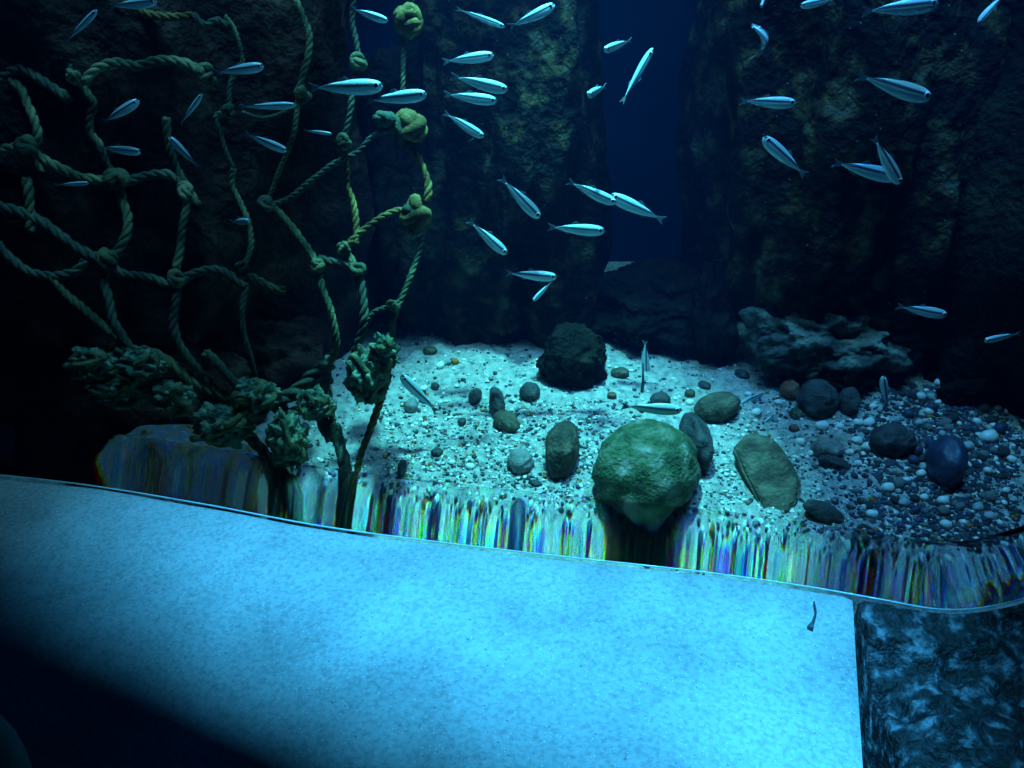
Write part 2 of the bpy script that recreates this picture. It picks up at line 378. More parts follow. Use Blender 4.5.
def cliff(px0, px1, py, depth, hgt, seed, mat, label, amp=.28, name='rock_column', freq=1.8, lean=0):
    """a mass standing on the sand, its front foot on the traced row py"""
    p = G((px0 + px1) / 2, py); W = (px1 - px0) / 2 * px_of(p)
    return big_rock(name, p + Vector((0, depth * .62, hgt * .42)), (W * 1.12, depth, hgt), seed, mat, label, amp=amp, freq=freq, tilt=lean)
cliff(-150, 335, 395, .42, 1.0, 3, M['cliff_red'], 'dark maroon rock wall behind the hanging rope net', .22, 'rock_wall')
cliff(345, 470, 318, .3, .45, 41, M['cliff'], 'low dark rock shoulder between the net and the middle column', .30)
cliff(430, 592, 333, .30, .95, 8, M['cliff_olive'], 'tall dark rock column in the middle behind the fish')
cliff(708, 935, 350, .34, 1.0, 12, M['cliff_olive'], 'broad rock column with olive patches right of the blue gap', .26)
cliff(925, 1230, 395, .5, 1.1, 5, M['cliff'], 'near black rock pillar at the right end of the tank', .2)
cliff(590, 730, 340, .16, .10, 31, M['cliff'], 'long low dark boulder closing the gap behind the sand', .3, 'boulder', 2.2)
p = G(832, 388)
big_rock('boulder', p + Vector((0, .09, .08)), (.20, .12, .115), 21, M['boulder'], 'rough boulder with a pale blue top at the foot of the right column', amp=.35, freq=2.2)
p = G(574, 392); big_rock('boulder', p + Vector((0, .06, .055)), (.075, .06, .075), 22, M['cliff'], 'dark pitted boulder at the foot of the middle column', sub=5)
p = G(716, 378); big_rock('boulder', p + Vector((0, .10, .09)), (.06, .08, .14), 24, M['cliff'], 'narrow dark boulder beside the blue topped boulder', sub=5)
p = G(268, 400); big_rock('boulder', p + Vector((0, .10, .06)), (.13, .09, .11), 26, M['cliff_red'], 'brown boulder with a pale crest behind the lower net', sub=5)
p = G(130, 440); big_rock('boulder', p + Vector((0, .10, .04)), (.28, .12, .15), 27, M['cliff_red'], 'dim brown boulder at the left end under the net', sub=5)
p = G(205, 478); big_rock('boulder', p + Vector((-.07, .04, .0)), (.20, .08, .075), 29, M['pale_brown'], 'brown boulder smeared by the glass under the tangle of net', sub=5)
p = G(1010, 420); big_rock('boulder', p + Vector((.04, .12, .0)), (.16, .10, .13), 28, M['cliff'], 'dark boulder behind the pebble heap at the right', sub=5)
# rough dark rock beyond the ledge's right end
def side_rock():
    rr = [p for p in rim if p.x > LX.x - .3]; RX = [p.x for p in rr]; RY = [p.y for p in rr]
    a = LX; v = []; f = []; nu, nv_ = 110, 110
    for i in range(nu):
        for j in range(nv_):
            s, t = i / (nu - 1), j / (nv_ - 1)
            x0 = a.x + (near.x - a.x) * t; x = x0 + .75 * s; yb = float(np.interp(x, RX, RY)) - .004; y = yb + (.15 - yb) * t
            z = -.002 - .012 * min(1, t * 10) - .12 * s * s * t
            for fr, am in ((9, .035), (24, .020), (60, .009), (140, .004)): z += min(1, t * 12) * am * (noise.noise(Vector((x * fr, y * fr, fr))) - .4 * abs(noise.noise(Vector((x * fr, y * fr, fr + 9)))))
            if s == 0: z = min(z, -.01)
            v.append((x, y, z))
    for i in range(nu - 1):
        for j in range(nv_ - 1): q = i * nv_ + j; f.append((q, q + 1, q + nv_ + 1, q + nv_))
    me = mesh('side_rock', v, f); bm = bmesh.new(); bm.from_mesh(me)
    r = bmesh.ops.extrude_edge_only(bm, edges=[e for e in bm.edges if e.is_boundary])
    for q in r['geom']:
        if isinstance(q, bmesh.types.BMVert): q.co.z = -.3
    bmesh.ops.recalc_face_normals(bm, faces=bm.faces); bm.to_mesh(me); bm.free()
    o = link('rock_outcrop', me, M['outcrop']); tag(o, 'rough dark blue rock beyond the right end of the plaster ledge', 'rock')
M['outcrop'] = noisy('outcrop_rock', [(.003, .004, .006), (.02, .03, .04), (.20, .24, .28)], 55, .6, .8, 160, .5, stops=[.44, .54, .70])  # pale patches paint the small blue highlights on the rough rock
side_rock()

# stones lying on the sand: px, py of the middle, width, height in px, tilt, material, label
stones = [
 (647, 464, 108, 98, 0, 'algae_rock', 'large round stone covered in green algae', 5),
 (562, 447, 34, 60, 8, 'brown_rock', 'upright oval dark stone left of the large green stone', 4),
 (520, 460, 27, 26, 0, 'grey_rock', 'small round grey stone left of the upright oval stone', 4),
 (507, 421, 30, 20, 30, 'brown_rock', 'small slanting stone with a pointed end up the slope from the round grey stone', 4),
 (497, 401, 16, 32, -8, 'dark_rock', 'thin dark upright shard behind the small slanting stone', 4),
 (475, 395, 13, 18, 20, 'dark_rock', 'small dark wedge stone left of the thin upright shard', 3),
 (530, 391, 21, 20, 0, 'dark_rock', 'small dark stone just left of the pitted boulder', 3),
 (696, 440, 30, 62, -10, 'dark_rock', 'long dark stone leaning against the right of the large green stone', 4),
 (717, 406, 48, 32, -18, 'brown_rock', 'greenish brown flat stone behind the long dark stone', 4),
 (660, 398, 20, 14, 0, 'dark_rock', 'small dark stone just behind the large green stone', 3),
 (690, 393, 11, 9, 0, 'brown_rock', 'small brown stone beside a white shell behind the green stone', 3),
 (735, 401, 11, 12, 20, 'dark_rock', 'tiny dark stone on the tip of the greenish flat stone', 3),
 (818, 398, 42, 40, 0, 'dark_rock', 'black rounded stone at the foot of the blue topped boulder', 4),
 (849, 400, 22, 30, 0, 'dark_rock', 'smaller dark stone right of the black rounded stone', 4),
 (790, 389, 18, 22, 0, 'red_rock', 'reddish brown stone left of the black rounded stone', 4),
 (796, 413, 13, 13, 0, 'algae_rock', 'tiny green stone below the reddish brown stone', 3),
 (794, 428, 11, 9, 0, 'red_rock', 'tiny maroon stone below the tiny green stone', 3),
 (828, 448, 32, 24, 0, 'grey_rock', 'rounded blue grey stone beneath the first white pebbles', 4),
 (834, 462, 34, 14, 18, 'dark_rock', 'flat dark stone under the rounded blue grey stone', 3),
 (893, 440, 46, 36, 0, 'dark_rock', 'dark stone ringed by white pebbles at right', 4),
 (946, 460, 34, 58, 12, 'blue_pebble', 'tall dark blue stone among the pebbles at the right end', 4),
 (825, 512, 44, 20, 28, 'dark_rock', 'slanting dark stone right of the tilted slab near the glass', 4),
 (411, 405, 15, 15, 0, 'grey_rock', 'small grey stone right of the net clump', 3),
 (435, 386, 9, 9, 0, 'dark_rock', 'tiny dark stone above the pale fish near the net', 3),
 (462, 421, 9, 8, 0, 'dark_rock', 'lone tiny dark stone in the middle left of the sand', 3),
 (455, 361, 8, 7, 0, 'orange_rock', 'small orange stone near the top of the sand', 3),
 (437, 452, 12, 10, 0, 'dark_rock', 'small dark stone just above the streaked glass at left', 3),
 (305, 427, 9, 11, 0, 'dark_rock', 'small dark stone on the patch of sand inside the net', 3),
 (430, 350, 14, 10, 0, 'brown_rock', 'small brown stone at the left top of the sand', 3),
 (402, 468, 9, 20, 10, 'dark_rock', 'small upright dark stone near the glass right of the rope', 3),
 (520, 508, 16, 26, 0, 'blue_pebble', 'blue stone smeared by the glass below the round grey stone', 3),
 (535, 483, 14, 8, 10, 'dark_rock', 'small flat dark stone just below the round grey stone', 3),
 (705, 385, 14, 9, 25, 'dark_rock', 'narrow dark stone at the sand edge above the greenish flat stone', 3),
 (742, 374, 16, 10, 25, 'dark_rock', 'dark sliver of stone on the pale ridge below the boulder', 3),
 (620, 372, 18, 12, 0, 'brown_rock', 'small brown stone right of the pitted boulder', 3),
 (612, 395, 10, 8, 0, 'red_rock', 'tiny red stone on the white grit below the pitted boulder', 3),
]
def stone(px, py, w_, h_, tilt, mat, label, sub=4, seed=None, group=None, cat='stone', name='stone', amp=.16, me=None):
    if w_ > 90: amp = .11
    p = G(px, py + h_ * .38); s = px_of(p); seed = seed or int(px * 7 + py)
    # height in the picture = mix of upright height and depth on the slope
    W = w_ * s / 2; Hh = h_ * s / 2
    dims = (W, Hh * 1.0, Hh * .95)
    o = link(name, me or rock_mesh(name, sub, dims, seed, amp, 1.3, 4), M[mat] if me is None else None)
    if me is not None: o.scale = dims
    o.location = p + Vector((0, Hh * .40, Hh * .55)); o.rotation_mode = 'XYZ'
    o.rotation_euler = (0, 0, 0)
    view = (p - EYE).normalized(); o.rotation_mode = 'QUATERNION'
    o.rotation_quaternion = Quaternion(view, math.radians(tilt))
    tag(o, label, cat, group); return o
for st in stones: stone(*st)
# the tilted flat slab
def slab():
    pts = [(733, 447), (748, 432), (772, 436), (790, 458), (803, 482), (795, 505), (783, 524), (770, 526), (757, 500), (742, 470)]
    base = G(768, 482); top = []; bot = []
    nrm_ = Vector((-.1, -.55, .8)).normalized(); c0 = base + Vector((0, 0, .035))
    for (a, b) in pts:
        d = ray(a, b); t = (c0 - EYE).dot(nrm_) / d.dot(nrm_); top.append(EYE + d * t)
    bm = bmesh.new(); vt = [bm.verts.new(q) for q in top]; fc = bm.faces.new(vt)
    r = bmesh.ops.extrude_face_region(bm, geom=[fc]); 
    for q in r['geom']:
        if isinstance(q, bmesh.types.BMVert): q.co -= nrm_ * .028
    bmesh.ops.recalc_face_normals(bm, faces=bm.faces)
    bmesh.ops.bevel(bm, geom=bm.edges[:], offset=.005, segments=2, affect='EDGES')
    bmesh.ops.triangulate(bm, faces=bm.faces); bmesh.ops.subdivide_edges(bm, edges=bm.edges[:], cuts=3, use_grid_fill=True)
    for q in bm.verts: q.co += nrm_ * (.006 * noise.noise(q.co * 22) + .002 * noise.noise(q.co * 90))
    me = bpy.data.meshes.new('stone_slab'); bm.to_mesh(me); bm.free()
    tag(link('stone_slab', me, M['brown_rock']), 'flat pointed brown slab leaning on the sand right of the green stone', 'stone')
slab()

# white shells and pebbles, each traced
whites = [(822, 425, 13), (840, 426, 8), (858, 422, 10), (869, 422, 12), (857, 440, 11), (868, 446, 12), (882, 446, 10), (850, 452, 8), (811, 453, 8), (800, 441, 9), (756, 412, 10), (858, 463, 8),
          (888, 487, 13), (872, 514, 12), (873, 406, 8), (989, 436, 18), (1003, 451, 12), (1012, 459, 10), (929, 411, 10), (940, 382, 11), (921, 396, 10), (964, 387, 8), (977, 421, 9), (938, 402, 7),
          (920, 451, 10), (921, 473, 10), (943, 500, 12), (946, 524, 12), (924, 497, 9), (901, 404, 6), (988, 470, 9), (1006, 490, 8), (690, 402, 8), (440, 365, 9), (424, 388, 8), (425, 424, 7), (470, 466, 9), (452, 462, 7), (778, 402, 8), (748, 394, 7)]
proto_w = rock_mesh('pebble', 3, (1, 1, 1), 77, .12, 1.2, 3); proto_w.materials.append(M['white_shell']); proto_w.polygons.foreach_set('use_smooth', [True] * len(proto_w.polygons))
wl = {0: 'chunky white pebble above the rounded blue grey stone', 15: 'largest pale pebble in the heap at the far right', 10: 'white pebble beside the faint slender fish on the sand', 12: 'white pebble alone below the dark ringed stone',
      32: 'small white shell behind the green algae stone', 33: 'white shell at the top left of the sand', 34: 'white shell beside the pale fish near the net', 8: 'white oval pebble left of the rounded blue grey stone'}
for i, (px, py, w_) in enumerate(whites):
    o = stone(px, py, w_, w_ * .85, random.uniform(-30, 30), 'white_shell', wl.get(i) or ('white pebble in the cluster beside the black rounded stone' if px > 795 and px < 890 else 'white pebble scattered over the dim heap at the right end' if px >= 890 else 'small white shell fragment on the open sand'), me=proto_w, name='white_pebble', cat='pebble', group='white pebbles and shells on the sand')
mats_p = ['pale_pebble', 'blue_pebble', 'grey_rock', 'dark_rock']
protos = []
for k, mm in enumerate(mats_p):
    me = rock_mesh('pebble', 3, (1, 1, 1), 80 + k, .15, 1.2, 3); me.materials.append(M[mm]); me.polygons.foreach_set('use_smooth', [True] * len(me.polygons)); protos.append(me)
lab = ['small pale pebble in the heap at the right end', 'small slate blue pebble in the heap at the right end', 'small grey pebble in the heap at the right end', 'small black pebble in the heap at the right end']
for i in range(110):
    px = random.triangular(870, 1024, 960); py = random.uniform(388 + abs(px - 950) * .15, 520)
    k = random.choices(range(4), [3, 4, 3, 2])[0]; w_ = random.uniform(5, 13)
    stone(px, py, w_, w_ * random.uniform(.7, 1), random.uniform(-40, 40), '', lab[k], me=protos[k], name='pebble', cat='pebble', group='pebbles heaped at the right end')
# grit: thousands of grains
ico = bmesh.new(); bmesh.ops.create_icosphere(ico, subdivisions=1, radius=1); iv = [q.co.copy() for q in ico.verts]; iff = [tuple(x.index for x in q.verts) for q in ico.faces]; ico.free()
mb = MB()
gm = ['white_shell', 'dark_rock', 'blue_pebble', 'orange_rock', 'grey_rock', 'pale_pebble']
for i in range(17500):
    if i >= 13000: px = random.triangular(830, 1040, 970); py = random.uniform(385, 545)
    elif i >= 11500: px, py = random.uniform(640, 1030), random.uniform(525, 575)
    elif i >= 9000: px, py = random.uniform(380, 640), random.uniform(400, 505)
    elif i < 3400: px, py = random.uniform(285, 1020), random.uniform(330, 470)
    elif i < 7000: px, py = random.uniform(150, 1020), random.uniform(455, 530)
    else: px, py = random.uniform(700, 1020), random.uniform(400, 530)
    p = G(px, py); r = px_of(p) * random.choice([.6, .8, 1.0, 1.3, 1.8, 2.4]); k = random.choices(range(6), [5, 4, 2.5, .8, 3, 3] if i < 13000 else [.8, 7, 5, .2, 1, .4])[0]; r *= 1 if i < 13000 else 1.5
    sx, sy, sz = r * random.uniform(.6, 1.4), r * random.uniform(.6, 1.4), r * random.uniform(.4, .8)
    mb.add([(p.x + q.x * sx, p.y + q.y * sy, p.z + q.z * sz + r * .15) for q in iv], iff, k)
o = mb.build('gravel', [M[k] for k in gm]); tag(o, 'fine mixed grit of shell bits and dark grains strewn on the sand', 'gravel', kind='stuff')

# ---------------------------------------------------------------- rope net
net = bpy.data.objects.new('rope_net', None); C.objects.link(net); net.location = PY(250, 470, 1.45)
tag(net, 'knotted mossy rope net hanging in front of the left rock wall', 'net')
NETINV = Matrix.Translation(-net.location)
def NP(px, py, dy=0):
    Y = 1.68 - .30 * max(0, py) / 500 + .05 * noise.noise(Vector((px * .008, py * .008, 1))) + dy
    return PY(px, py, Y) - net.location
def rope(pts, w_=10, mat='rope', name='rope', dy=0):
    """three twisted strands along pixel-traced points, w_ px wide"""
    P = [NP(a, b, dy) for a, b in pts]; path = catmull(P, .004)
    s = 1.75 / F; R = w_ * s / 2 * .84; mb = MB(); ph0 = random.random() * 6
    T_ = []; L_ = 0; a = None
    fr = []
    for i, p in enumerate(path):
        t = (path[min(i + 1, len(path) - 1)] - path[max(i - 1, 0)]).normalized()
        a = t.orthogonal().normalized() if a is None else (a - t * a.dot(t)).normalized()
        fr.append((p, a.copy(), t.cross(a), L_)); 
        if i + 1 < len(path): L_ += (path[i + 1] - p).length
    for k in range(3):
        q = []; rr = []
        for (p, a_, b_, l_) in fr:
            wob = 1 + .22 * noise.noise(Vector((l_ * 30, ph0, 0))); ph = ph0 + 2 * math.pi * k / 3 + l_ / (R * 6.5) * 2 * math.pi
            q.append(p + (a_ * math.cos(ph) + b_ * math.sin(ph)) * R * .48 * wob); rr.append(R * .56 * wob)
        mb.tube(q, rr, 7)
    return mb.build(name, M[mat], net)
def knot(px, py, w_=18, mat='rope', h_=None, seed=0, dy=-.01):
    """an overhand lump of rope: turns in several directions, matted with growth"""
    c = NP(px, py, dy); s = 1.7 / F; R = w_ * s / 2; k = (h_ or w_) / w_; mb = MB()
    for q in range(4):
        rot = Matrix.Rotation(random.random() * 6, 3, 'Y') @ Matrix.Rotation(random.uniform(-1.2, 1.2), 3, 'X'); e = random.uniform(.6, .9); pts = []
        off = Vector((random.uniform(-.2, .2), random.uniform(-.2, .2), random.uniform(-.3, .3))) * R
        for i in range(20):
            t = 2 * math.pi * i / 20; v_ = rot @ Vector((math.cos(t) * .62, math.sin(2 * t) * .15, math.sin(t) * .62 * e)); pts.append(c + off + Vector((v_.x, v_.y, v_.z * k)) * R)
        mb.tube(pts, [R * .36 * (1 + .25 * noise.noise(p * 150)) for p in pts], 8, closed=True)
    return mb.build('knot', M[mat], net)
def clump(px, py, w_, h_, mat='algae', seed=1, loops=2, dy=-.02):
    """matted lump with loose rope loops round it"""
    c = NP(px, py, dy); s = 1.6 / F; W, H = w_ * s / 2, h_ * s / 2
    me = rock_mesh('tangle', 5, (W * 1.0, min(W, H) * .8, H * 1.0), seed, .5, 2.6, 6); o = link('tangle', me, M[mat], net); o.location = c
    rnd = random.Random(seed)
    mb = MB()
    for l_ in range(loops):
        ph = [rnd.random() * 6 for _ in range(6)]; a, b = rnd.randint(1, 2), rnd.randint(1, 3); pts = []
        for i in range(48):
            t = 2 * math.pi * i / 48
            pts.append(Vector((W * math.sin(a * t + ph[0]) * (.7 + .3 * math.sin(2 * t + ph[3])), -.7 * min(W, H) * (.5 + .5 * math.sin(b * t + ph[1])), H * math.sin(t + ph[2]) * (.75 + .25 * math.sin(3 * t + ph[4])))))
        mb.tube(pts, 7 * s / 2, 6, closed=True)
    mb.build('loose_loop', M['rope'], o)
R_ = [
 ([(-5, 12), (15, 13), (34, 12)], 9, 'rope_brown'), ([(34, 12), (36, 4), (34, -8)], 9, 'rope_brown'), ([(34, 12), (60, 20), (66, 48), (72, 76)], 5, 'rope_dark'),
 ([(110, -6), (138, 9), (152, 15), (175, 17), (193, 15)], 9, 'rope_brown'), ([(193, 15), (205, 25), (216, 20), (230, 26)], 8, 'rope_dark'),
 ([(72, 76), (83, 82), (96, 69), (116, 63), (138, 66), (160, 60), (185, 63), (199, 71), (214, 82)], 11, 'rope'), ([(72, 76), (82, 84), (88, 94), (94, 104), (90, 118), (90, 132), (99, 144), (106, 162), (118, 180)], 9, 'rope'),
 ([(-5, 84), (14, 70), (26, 70), (38, 78), (56, 90), (70, 100)], 11, 'rope_dark'), ([(10, 82), (20, 88), (28, 106), (34, 120), (38, 136), (34, 148)], 10, 'rope'),
 ([(-5, 153), (10, 148), (28, 147)], 11, 'rope'), ([(28, 147), (36, 160), (43, 172)], 11, 'rope'), ([(34, 152), (48, 162), (64, 170), (80, 177), (100, 180), (118, 182)], 11, 'rope'),
 ([(26, 178), (29, 196), (30, 214), (31, 232)], 11, 'rope'), ([(118, 182), (130, 181), (145, 176), (160, 174), (174, 176), (186, 190)], 11, 'rope_dark'),
 ([(118, 182), (122, 200), (127, 214), (127, 232), (119, 249), (108, 262)], 11, 'rope'), ([(166, 118), (168, 140), (174, 162), (182, 178), (198, 205)], 9, 'rope'),
 ([(186, 192), (186, 209), (182, 230), (180, 250), (176, 268)], 10, 'rope'), ([(108, 262), (122, 273), (140, 276), (156, 279), (166, 284), (177, 284)], 10, 'rope_dark'),
 ([(177, 284), (190, 275), (206, 270), (222, 271), (236, 280), (246, 287)], 10, 'rope_dark'), ([(177, 284), (176, 302), (173, 320), (176, 337), (184, 352), (198, 370), (213, 388), (228, 402)], 10, 'rope_dark'),
 ([(108, 262), (104, 280), (109, 300), (113, 320), (122, 336), (130, 348)], 11, 'rope_dark'), ([(-6, 205), (20, 212), (42, 222), (62, 237), (84, 252), (108, 262)], 12, 'rope_dark'),
 ([(-6, 240), (8, 256), (28, 271), (52, 276), (74, 272), (86, 260)], 11, 'rope_dark'), ([(52, 276), (66, 294), (80, 306), (94, 318), (108, 330), (122, 340)], 10, 'rope'),
 ([(290, -8), (302, 14), (309, 36), (308, 56), (303, 74), (299, 92)], 8, 'rope'), ([(299, 92), (297, 110), (294, 132), (287, 152), (278, 174), (272, 190), (266, 204)], 6, 'rope'),
 ([(299, 92), (310, 97), (285, 112), (262, 118), (242, 112)], 5, 'rope_dark'), ([(225, 16), (233, 26), (239, 42), (243, 62)], 5, 'rope'), ([(243, 62), (230, 84), (228, 108), (216, 116), (220, 132), (226, 152), (233, 168)], 6, 'rope_dark'),
 ([(233, 168), (232, 184), (240, 202), (247, 218), (251, 236), (250, 252), (243, 268)], 7, 'rope'), ([(248, 276), (262, 283), (276, 289), (285, 290)], 10, 'rope'),
 ([(246, 287), (242, 310), (244, 335), (250, 355), (256, 380), (262, 402)], 7, 'rope_dark'),
 ([(266, 204), (276, 210), (288, 222), (300, 238), (310, 252), (318, 264)], 9, 'rope'), ([(318, 258), (332, 262), (346, 264), (358, 268)], 9, 'rope_dark'),
 ([(318, 270), (322, 288), (330, 308), (335, 330), (335, 350), (326, 372), (329, 396), (334, 428), (342, 466), (350, 530)], 9, 'rope'),
 ([(355, -8), (352, 20), (356, 42), (358, 62), (352, 90), (350, 112), (343, 142)], 7, 'rope_dark'), ([(343, 142), (347, 165), (347, 184), (353, 202), (356, 222), (356, 244)], 8, 'rope_brown'),
 ([(342, 248), (350, 258), (358, 270)], 9, 'rope'), ([(358, 270), (362, 290), (364, 310), (362, 332), (355, 352), (351, 374), (358, 392)], 10, 'rope_dark'),
 ([(412, -8), (410, 15), (404, 48), (403, 80), (402, 104)], 6, 'rope'), ([(412, 148), (421, 164), (428, 184), (427, 202)], 9, 'rope_brown'),
 ([(405, 128), (388, 130), (372, 137), (358, 152), (334, 164), (312, 180), (290, 198), (268, 206)], 7, 'rope_dark'),
 ([(415, 214), (400, 210), (382, 217), (366, 228), (352, 240), (345, 248)], 8, 'rope_brown'), ([(422, 238), (417, 258), (409, 280), (401, 300), (393, 322), (392, 346), (388, 374)], 7, 'rope'),
 ([(388, 374), (380, 402), (370, 430), (358, 466), (350, 525)], 9, 'rope_brown'), ([(401, 300), (390, 306), (374, 312), (366, 326)], 6, 'rope_dark'),
 ([(118, 350), (150, 352), (172, 364), (195, 382), (222, 396), (250, 406)], 13, 'rope'), ([(250, 406), (275, 402), (298, 390), (316, 372), (330, 362)], 17, 'rope_dark'),
 ([(250, 406), (246, 430), (262, 450), (278, 470), (292, 492), (308, 522)], 15, 'rope_dark'), ([(205, 352), (225, 372), (244, 394), (258, 412)], 12, 'rope_dark'), ([(262, 402), (290, 412), (318, 404), (334, 410)], 12, 'rope_dark'),
 ([(326, 372), (318, 398), (322, 420), (332, 440)], 16, 'rope_dark'), ([(334, 425), (345, 466), (354, 530)], 15, 'rope_dark'), ([(280, 470), (300, 480), (316, 502), (328, 530)], 12, 'rope_dark'),
]
for a, b, c in R_: rope(a, b, c)
for (a, b, s_, mt) in [(34, 12, 15, 'rope_brown'), (73, 77, 15, 'rope'), (28, 147, 22, 'rope'), (117, 181, 24, 'rope'), (186, 190, 16, 'rope'), (108, 260, 22, 'rope'), (177, 278, 18, 'rope'), (243, 268, 13, 'rope'), (205, 73, 16, 'rope'),
                   (300, 92, 12, 'rope'), (228, 110, 12, 'rope'), (266, 204, 16, 'rope_dark'), (318, 266, 15, 'rope'), (358, 270, 15, 'rope'), (358, 62, 17, 'rope'), (343, 142, 15, 'rope'), (344, 248, 13, 'rope'),
                   (393, 306, 12, 'rope')]: knot(a, b, s_, mt)
for (a, b, ww, hh) in [(410, 18, 28, 40), (407, 128, 34, 34), (417, 216, 32, 34)]:
    knot(a, b, ww, 'rope_brown', hh); knot(a - 3, b + 3, ww * .8, 'rope', hh * .9)
knot(385, 118, 22, 'rope_dark', 12)
for (a, b, ww, hh, sd) in [(92, 365, 44, 34, 1), (118, 392, 52, 30, 2), (142, 366, 46, 30, 6), (172, 396, 40, 32, 3), (222, 424, 58, 42, 4), (256, 396, 42, 34, 5), (368, 376, 40, 52, 7), (385, 352, 26, 36, 8), (288, 440, 36, 60, 9), (316, 404, 34, 30, 10)]:
    clump(a, b, ww, hh, 'algae', sd)

# ---------------------------------------------------------------- fish (unit length along +X, nose at x=.5)
def fish_proto(bend):
    def axis(x):                         # sideways bend of the spine
        return Vector((x, bend * (x * x - .08), 0)) if bend else Vector((x, 0, 0))
    ns, k = 30, 16; v = []; f = []
    for i in range(ns):
        s = i / (ns - 1); x = .5 - s * .86
        hh = .088 * (math.sin(math.pi * min(1, s ** .62)) ** .72 if s < 1 else 0) + .0; hh = max(hh, .004 if s < .01 else .018 * (1 - .2 * s)); 
        if s < .03: hh = .004 + s * 1.2
        ww = hh * (.62 - .15 * s); c = axis(x)
        for j in range(k):
            a = 2 * math.pi * j / k; v.append(c + Vector((0, ww * math.cos(a), hh * math.sin(a) * (1.0 if math.sin(a) > 0 else 1.12))))
    for i in range(ns - 1):
        for j in range(k): l = (j + 1) % k; f.append((i * k + j, i * k + l, (i + 1) * k + l, (i + 1) * k + j))
    f.append(tuple(range(k))[::-1]); f.append(tuple((ns - 1) * k + j for j in range(k)))
    me = mesh('fish', v, f); bm = bmesh.new(); bm.from_mesh(me); bmesh.ops.recalc_face_normals(bm, faces=bm.faces); bm.to_mesh(me); bm.free()
    body = link('fish', me, M['fish'])
    def fin(name, outline, th=.004):
        A = []; 
        for x, z in outline: A.append(axis(x) + Vector((0, th, z)))
        Bk = [q - Vector((0, 2 * th, 0)) for q in A]; n_ = len(A)
        return link(name, mesh(name, A + Bk, [tuple(range(n_)), tuple(range(2 * n_ - 1, n_ - 1, -1))] + [(i, (i + 1) % n_, n_ + (i + 1) % n_, n_ + i) for i in range(n_)]), M['fin'], body, smooth=False)
    fin('tail_fin', [(-.34, .014), (-.40, .034), (-.49, .062), (-.455, .02), (-.44, 0), (-.455, -.02), (-.49, -.062), (-.40, -.034), (-.34, -.014)])
    fin('dorsal_fin', [(.06, .075), (.0, .12), (-.05, .10), (-.09, .066), (0, .06)])
    fin('anal_fin', [(-.08, -.066), (-.13, -.10), (-.22, -.05), (-.2, -.03)])
    fin('pectoral_fin', [(.26, -.05), (.17, -.095), (.14, -.085), (.2, -.05)])
    for s in (1, -1):
        for nm, r, off, mt in (('eye', .037, .035, 'fish_eye'),):
            bm = bmesh.new(); bmesh.ops.create_uvsphere(bm, u_segments=12, v_segments=8, radius=r)
            for q in bm.verts: q.co = Vector((q.co.x, q.co.y * .45, q.co.z)) + axis(.415) + Vector((0, s * off, .018))
            me = bpy.data.meshes.new('eye'); bm.to_mesh(me); bm.free(); e = link('eye', me, M['fish_eye'], body)
            bm = bmesh.new(); bmesh.ops.create_uvsphere(bm, u_segments=12, v_segments=8, radius=.028)
            for q in bm.verts: q.co = Vector((q.co.x, q.co.y * .45, q.co.z)) + axis(.415) + Vector((0, s * (off + .0085), .018))
            me = bpy.data.meshes.new('pupil'); bm.to_mesh(me); bm.free(); link('pupil', me, M['pupil'], e)
    return body
protof = {b: fish_proto(b) for b in (0, .35, -.35, .62)}
usedp = set()
def copy_tree(o, parent=None):
    c = o.copy(); C.objects.link(c)
    if parent: c.parent = parent
    for ch in list(o.children): copy_tree(ch, c)
    return c
GF = 'school of small silver fish'
